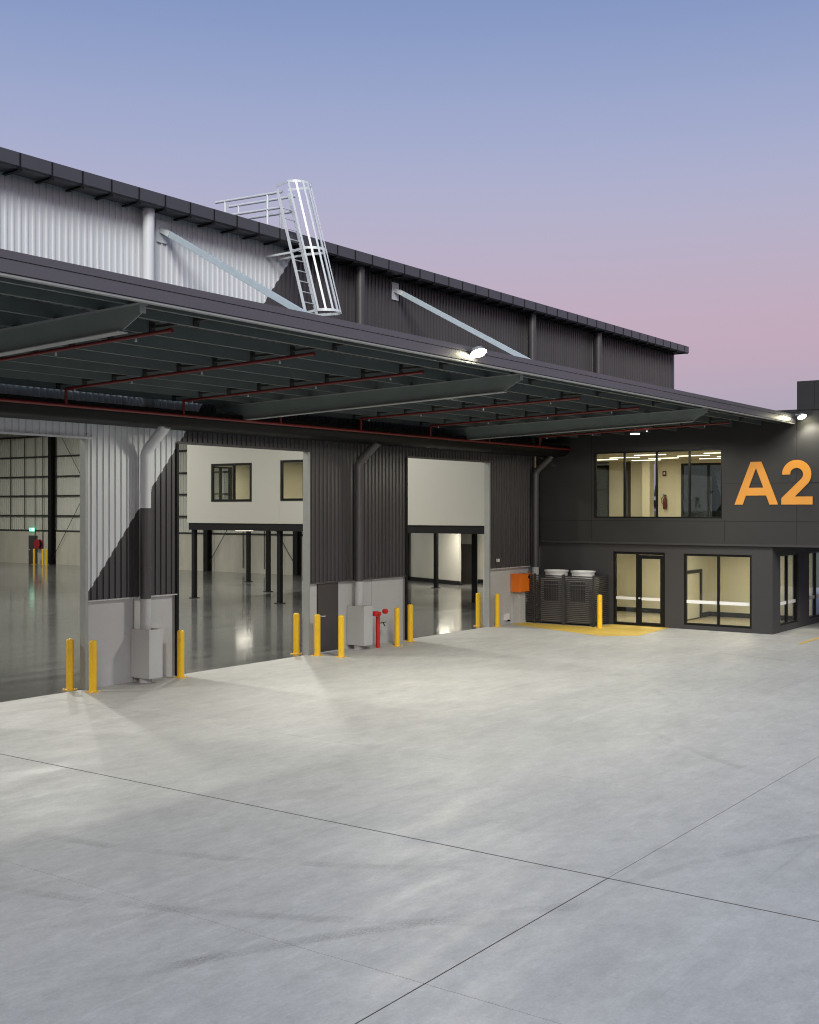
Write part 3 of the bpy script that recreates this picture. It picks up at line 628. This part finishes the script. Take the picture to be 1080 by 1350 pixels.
# ------------------------------------------------------------------ bollards
def bollard_proto():
    t = empty('bollard', (0, 0, 0)); t['category'] = 'bollard'
    MB().lathe((0, 0, .012), [(.084, 0), (.084, 1.06), (.080, 1.09), (.064, 1.108), (.03, 1.118)], 24).build('post', 'yellow', t, True)
    MB().box(-.125, .125, -.125, .125, .001, .013).build('base_plate', 'yellow', t)
    for a in (-1, 1):
        for b in (-1, 1): MB().cyl((a * .1, b * .1, .013), (a * .1, b * .1, .032), .014, 6).build('bolt', 'galv', t)
    return t
bp_ = None
BL = [((16.40, 21.10), 'yellow bollard just inside the leftmost doorway beside its grey jamb'), ((16.50, 20.45), 'yellow bollard in front of the left pier, nearest the camera'),
      ((19.14, 20.52), 'yellow bollard at the left edge of the middle doorway'), ((24.10, 21.25), 'yellow bollard just inside the right edge of the middle doorway'),
      ((24.20, 20.58), 'yellow bollard touching the left side of the dark narrow door'), ((24.35, 19.86), 'yellow bollard between the dark narrow door and a grey guard box'),
      ((27.22, 20.10), 'yellow bollard right of the red fire hydrant'), ((28.40, 20.48), 'yellow bollard at the left edge of the rightmost doorway'),
      ((33.50, 21.30), 'yellow bollard just inside the right edge of the rightmost doorway'), ((33.70, 20.66), 'yellow bollard left of the orange cabinet'),
      ((35.30, 17.62), 'yellow bollard by the slatted enclosure and glazed entrance'),
      ((52.0, 70.96), 'far yellow bollard in front of the exit door deep inside the warehouse'), ((52.0, 69.95), 'far yellow bollard below the red hose reel, left of two'),
      ((52.0, 69.55), 'far yellow bollard below the red hose reel, right of two')]
for (x, y), lab in BL:
    if bp_ is None: o = bp_ = bollard_proto(); kids = list(o.children); o.location = (x, y, 0)
    else:
        o = bp_.copy(); COL.objects.link(o); o.location = (x, y, 0)
        for c in kids: clone(c, c.location, o)
    if y > 20.93: o.location.z = .004
    tag(o, lab, 'bollard', 'yellow steel bollards')

# ------------------------------------------------------------------ hydrant, orange cabinet, small wall fittings
hx, hy = 26.62, 20.35
hy_ = empty('fire_hydrant', (hx, hy, 0), 'red standing fire hydrant with capped outlets before the grey wall', 'hydrant')
MB().cyl((hx, hy, 0), (hx, hy, .90), .060, 18).build('riser', 'hyd', hy_, True)
for z in (.30, .68): MB().cyl((hx, hy, z), (hx, hy, z + .025), .059, 18).build('band', 'white', hy_, True)
MB().tube([(hx - .02, hy, .88), (hx, hy, .95), (hx + .02, hy, 1.0)], .04, 12).build('tee', 'galv', hy_, True)
MB().tube([(hx - .24, hy - .03, 1.0), (hx + .24, hy + .03, 1.04)], .028, 10).build('manifold', 'galv', hy_, True)
for dx, dz in ((-.25, 1.0), (-.09, .985), (.24, 1.035)):
    c = Vector((hx + dx, hy - .05, dz)); b = MB().cyl(c, c + Vector((-.03, -.09, 0)), .075, 16); b.cyl(c + Vector((-.03, -.09, 0)), c + Vector((-.04, -.12, 0)), .045, 12); b.build('outlet_cap', 'hyd', hy_, True)
b = MB().bar((hx + .05, hy - .03, .70), (hx + .30, hy - .06, .72), .02, .02); b.bar((hx + .17, hy - .05, .71), (hx + .27, hy - .06, .60), .02, .02); b.build('valve_lever', 'black', hy_)
oc = empty('fire_cabinet', (35.36, 20.7, 1.1), 'orange metal cabinet on grey wall left of the slatted enclosure', 'cabinet')
MB().box(34.98, 35.72, 20.52, YW + .05, 1.10, 1.70).build('case', 'orange', oc, bevel=.01)
MB().box(35.0, 35.70, 20.505, 20.519, 1.12, 1.68).build('door', 'orange', oc, bevel=.004)
MB().box(35.52, 35.60, 20.485, 20.504, 1.56, 1.66).build('latch', 'black', oc)
MB().box(34.95, 35.75, 20.50, YW + .05, 1.701, 1.73).build('lid', 'orange', oc, bevel=.004)
pl_ = empty('cable_riser', (35.4, 20.85, 0), 'slim grey cover post under the orange cabinet', 'cover')
MB().box(35.18, 35.62, 20.66, YW + .055, 0.0, 1.098).build('cover', 'precast', pl_, bevel=.006); MB().box(35.62, 35.70, 20.62, 20.70, .72, .86).build('outlet_box', 'white', pl_)
tb = empty('tap_box', (34.66, 20.8, 0), 'small white tap box low on the grey wall behind a bollard', 'tap')
MB().box(34.56, 34.76, YW - .04, YW + .055, .14, .36).build('plate', 'white', tb); MB().cyl((34.66, YW - .12, .12), (34.66, YW - .02, .14), .03, 10).build('spout', 'black', tb, True)
ws = empty('wall_sensor', (33.92, 20.8, 2.25), 'tiny white fitting on charcoal ribbed wall right of the rightmost doorway', 'sensor')
MB().box(33.87, 33.97, YW - .12, YW - .038, 2.19, 2.30).build('housing', 'white', ws, bevel=.01); MB().cyl((33.92, YW - .13, 2.24), (33.92, YW - .12, 2.24), .03, 12).build('eye', 'white', ws)

# ------------------------------------------------------------------ plant enclosure and air conditioners
en = empty('plant_enclosure', (35.9, 19.3, 0), 'charcoal horizontal slat screen around the air conditioners by the office', 'enclosure')
EX = 35.60
for y in (18.0, 19.12, 20.28, 20.72): MB().box(EX - .03, EX + .03, y - .03, y + .03, 0, 1.74).build('post', 'slat', en)
MB().box(36.70, 36.76, 17.97, 18.03, 0, 1.74).build('post', 'slat', en); MB().box(EX - .03, EX + .03, 19.15, 19.20, .02, 1.72).build('gate_stile', 'slat', en)
protos = {}
def slat(a, b, z, along):
    L_ = round(b - a, 4); key = (L_, along)
    if key not in protos:
        q = MB(); q.box(-.012, .012, 0, L_, 0, .044) if along == 'y' else q.box(0, L_, -.012, .012, 0, .044)
        o = q.build('slat', 'slat'); protos[key] = o; o.parent = en
    else: o = clone(protos[key], (0, 0, 0), en)
    e0 = ORG[en.name]
    o.location = (EX - e0.x, a - e0.y, z - e0.z) if along == 'y' else (a - e0.x, 18.0 - e0.y, z - e0.z)
for k in range(25):
    z = .07 + k * .066
    slat(18.031, 19.089, z, 'y'); slat(19.201, 20.249, z, 'y'); slat(20.311, 20.689, z, 'y'); slat(EX + .031, 36.699, z, 'x')
for i, (y0, lab) in enumerate(((18.26, 'white topped air conditioner behind slat screen, nearer the entrance'), (19.30, 'white topped air conditioner behind slat screen, nearer the orange cabinet'))):
    t = empty('air_conditioner', (36.15, y0 + .42, 0), lab, 'air conditioner', 'air conditioners behind the slat screen')
    MB().box(35.76, 36.56, y0, y0 + .84, .08, 1.60).build('body', 'acgrey', t, bevel=.015)
    g = MB().box(35.745, 35.758, y0 + .14, y0 + .70, .80, 1.45).build('coil_guard', 'black', t)
    for k in range(5): MB().box(35.738, 35.744, y0 + .14, y0 + .70, .88 + k * .12, .895 + k * .12).build('guard_wire', 'acgrey', g)
    for k in range(5): MB().box(35.733, 35.737, y0 + .2 + k * .1, y0 + .21 + k * .1, .80, 1.45).build('guard_wire', 'acgrey', g)
    MB().lathe((36.15, y0 + .42, 1.601), [(.39, 0), (.39, .14), (.40, .18), (.43, .215), (.435, .235), (.43, .25), (.39, .25), (.36, .20), (.34, .06)], 32).build('fan_cowl', 'white', t, True)
    for sx_ in (35.82, 36.42): MB().box(sx_, sx_ + .08, y0 + .02, y0 + .82, .0, .079).build('foot', 'black', t)

# ------------------------------------------------------------------ lights that the place has
def floodlight(name, c, aim, lab, power, s=.22, lens='lens', spot=150):
    c = Vector(c); t = empty(name, c, lab, 'light', 'lights around the canopy'); a = Vector(aim).normalized()
    side = a.cross(Vector((0, 0, 1))).normalized()
    MB().ring(c - a * .09, c, s * .35, s * .62, 20).build('housing', 'galvdull', t, True)
    MB().ring(c + a * .001, c + a * .03, s * .56, s * .44, 20).build('lens', lens, t, True)
    MB().bar(c - a * .07, c - a * .07 + Vector((0, .18, .02)), .04, .04).build('arm', 'galvdull', t)
    lamp(name + '_beam', 'SPOT', c + a * .05, aim, power, (1, .95, .78), t, .12, spot)
    return t
floodlight('floodlight', (17.85, 11.34, 6.84), (-.15, -.35, -.9), 'glaring white floodlight on the canopy edge in mid picture', 420, .26)
floodlight('floodlight', (36.35, 11.22, 6.86), (-.25, -.35, -.9), 'bright floodlight at the canopy end above the A2 sign', 260, .24)
def canopy_lamp(c, lab, power):
    t = empty('canopy_lamp', c, lab, 'light', 'lights around the canopy'); x, y, z = c
    MB().lathe((x, y, z), [(.16, .0), (.17, .03), (.15, .07), (.06, .10)], 24).build('housing', 'galvdull', t, True)
    MB().lathe((x, y, z - .012), [(.13, 0), (.14, .011)], 24).build('lens', 'lens2', t)
    MB().cyl((x, y, z + .09), (x, y, zt(y) + .1), .015, 8).build('stem', 'galvdull', t)
    lamp('canopy_lamp_beam', 'SPOT', (x, y, z - .06), (0, 0, -1), power, (1, .97, .84), t, .40, 172, .12)
canopy_lamp((22.1, 15.1, 6.56), 'round lamp hidden behind the middle canopy beam', 1150)
canopy_lamp((33.7, 15.6, 6.36), 'small bright lamp under the canopy near the office windows', 420)
canopy_lamp((35.9, 20.2, 6.2), 'tiny lamp under canopy in the corner by the office wall', 15)
hb = None; e0 = None
for x in (9, 20, 31, 43):
    for y in (28, 41, 54, 67):
        if x > 35 and y < 40: continue
        t = empty('high_bay_light', (x, y, 9.9), 'round high bay lamp under the warehouse roof', 'light', 'high bay lamps inside the warehouse')
        if hb is None:
            hb = [MB().lathe((x, y, 9.9), [(.20, 0), (.24, .05), (.16, .14), (.08, .2)], 20).build('housing', 'galvdull', t, True), MB().lathe((x, y, 9.885), [(.19, 0), (.19, .014)], 20).build('lens', 'bay', t)]
        else:
            for c in hb: clone(c, c.location, t)
        lamp('high_bay_beam', 'AREA', (x, y, 9.86), (0, 0, -1), 820, (1, .985, .91), t, .4)

pd = empty('pendant_light', (43.8, 42.2, 2.9), 'flat white disc lamp hanging beyond the black mezzanine posts', 'light')
MB().lathe((43.8, 42.2, 2.88), [(.50, 0), (.56, .03), (.50, .08), (.08, .12)], 28).build('shade', 'white', pd, True); MB().lathe((43.8, 42.2, 2.865), [(.46, 0), (.48, .014)], 28).build('lens', 'strip', pd)
MB().cyl((43.8, 42.2, 3.0), (43.8, 42.2, rz(42.2) - .01), .012, 8).build('rod', 'black', pd); lamp('pendant_beam', 'AREA', (43.8, 42.2, 2.84), (0, 0, -1), 22, (1, .95, .82), pd, .9)
# ------------------------------------------------------------------ far things inside
es = empty('exit_sign', (XE - .2, 72.2, 2.4), 'green lit running man exit sign above the far door', 'sign')
MB().box(XE - .26, XE - .18, 71.95, 72.55, 2.36, 2.62).build('sign_box', 'exitg', es)
b = MB().box(XE - .268, XE - .2605, 72.20, 72.27, 2.44, 2.52); b.box(XE - .268, XE - .2605, 72.21, 72.26, 2.54, 2.58); b.box(XE - .268, XE - .2605, 72.05, 72.14, 2.40, 2.57)
b.bar((XE - .264, 72.27, 2.44), (XE - .264, 72.33, 2.39), .008, .03); b.bar((XE - .264, 72.21, 2.44), (XE - .264, 72.18, 2.39), .008, .03); b.build('running_man', 'exitw', es)
hr = empty('hose_reel', (XE - .4, 71.35, 1.45), 'dark red fire hose reel on the far wall beside the exit door', 'hose reel')
q = MB().cyl((XE - .50, 71.35, 1.45), (XE - .48, 71.35, 1.45), .34, 24); q.cyl((XE - .26, 71.35, 1.45), (XE - .24, 71.35, 1.45), .34, 24); q.build('reel_disc', 'redcap', hr, True)
MB().cyl((XE - .48, 71.35, 1.45), (XE - .26, 71.35, 1.45), .26, 20).build('hose', 'black', hr, True); MB().box(XE - .24, XE - .12, 71.3, 71.4, 1.4, 1.5).build('wall_arm', 'redcap', hr)
fe = empty('fire_extinguisher', (43.4, 18.8, 4.0), 'small dark red fire extinguisher on the upper office wall', 'extinguisher')
MB().lathe((43.40, 18.8, 4.0), [(.07, 0), (.075, .03), (.075, .38), (.05, .45), (.025, .48), (.025, .52)], 16).build('cylinder', 'ext', fe, True); MB().bar((43.4, 18.74, 4.54), (43.4, 18.88, 4.56), .03, .04).build('lever', 'black', fe)
MB().tube([(43.4, 18.85, 4.52), (43.35, 18.92, 4.42), (43.36, 18.9, 4.2)], .014, 8).build('hose', 'black', fe, True)
xs_ = empty('extinguisher_sign', (43.48, 18.85, 5.4), 'small dark sign above the fire extinguisher in the upper office', 'sign')
MB().box(43.48, 43.497, 18.78, 18.94, 5.30, 5.52).build('plate', 'ext', xs_); MB().box(43.474, 43.479, 18.83, 18.89, 5.38, 5.46).build('pictogram', 'white', xs_)

# ------------------------------------------------------------------ far treeline seen through the office glazing
tl = MB(); rnd = random.Random(3)
for k in range(900):
    a = rnd.uniform(-40, 70); d = rnd.uniform(170, 230); x = d; y = a * 2.2; z = rnd.uniform(0, 1) ** 1.3 * (6 + 3 * math.sin(y * .08) + 2 * math.sin(y * .31)); s = rnd.uniform(.8, 2.0)
    c = Vector((x, y, z)); v = [c + Vector((rnd.uniform(-s, s), rnd.uniform(-s, s), rnd.uniform(-s, s))) for _ in range(4)]
    tl.quad(v[0], v[1], v[2]); tl.quad(v[0], v[2], v[3]); tl.quad(v[0], v[1], v[3]); tl.quad(v[1], v[2], v[3])
o = tl.build('distant_treeline', 'leaf'); tag(o, 'dark treeline far behind the office, glimpsed through its upper glazing', 'treeline'); o['kind'] = 'stuff'
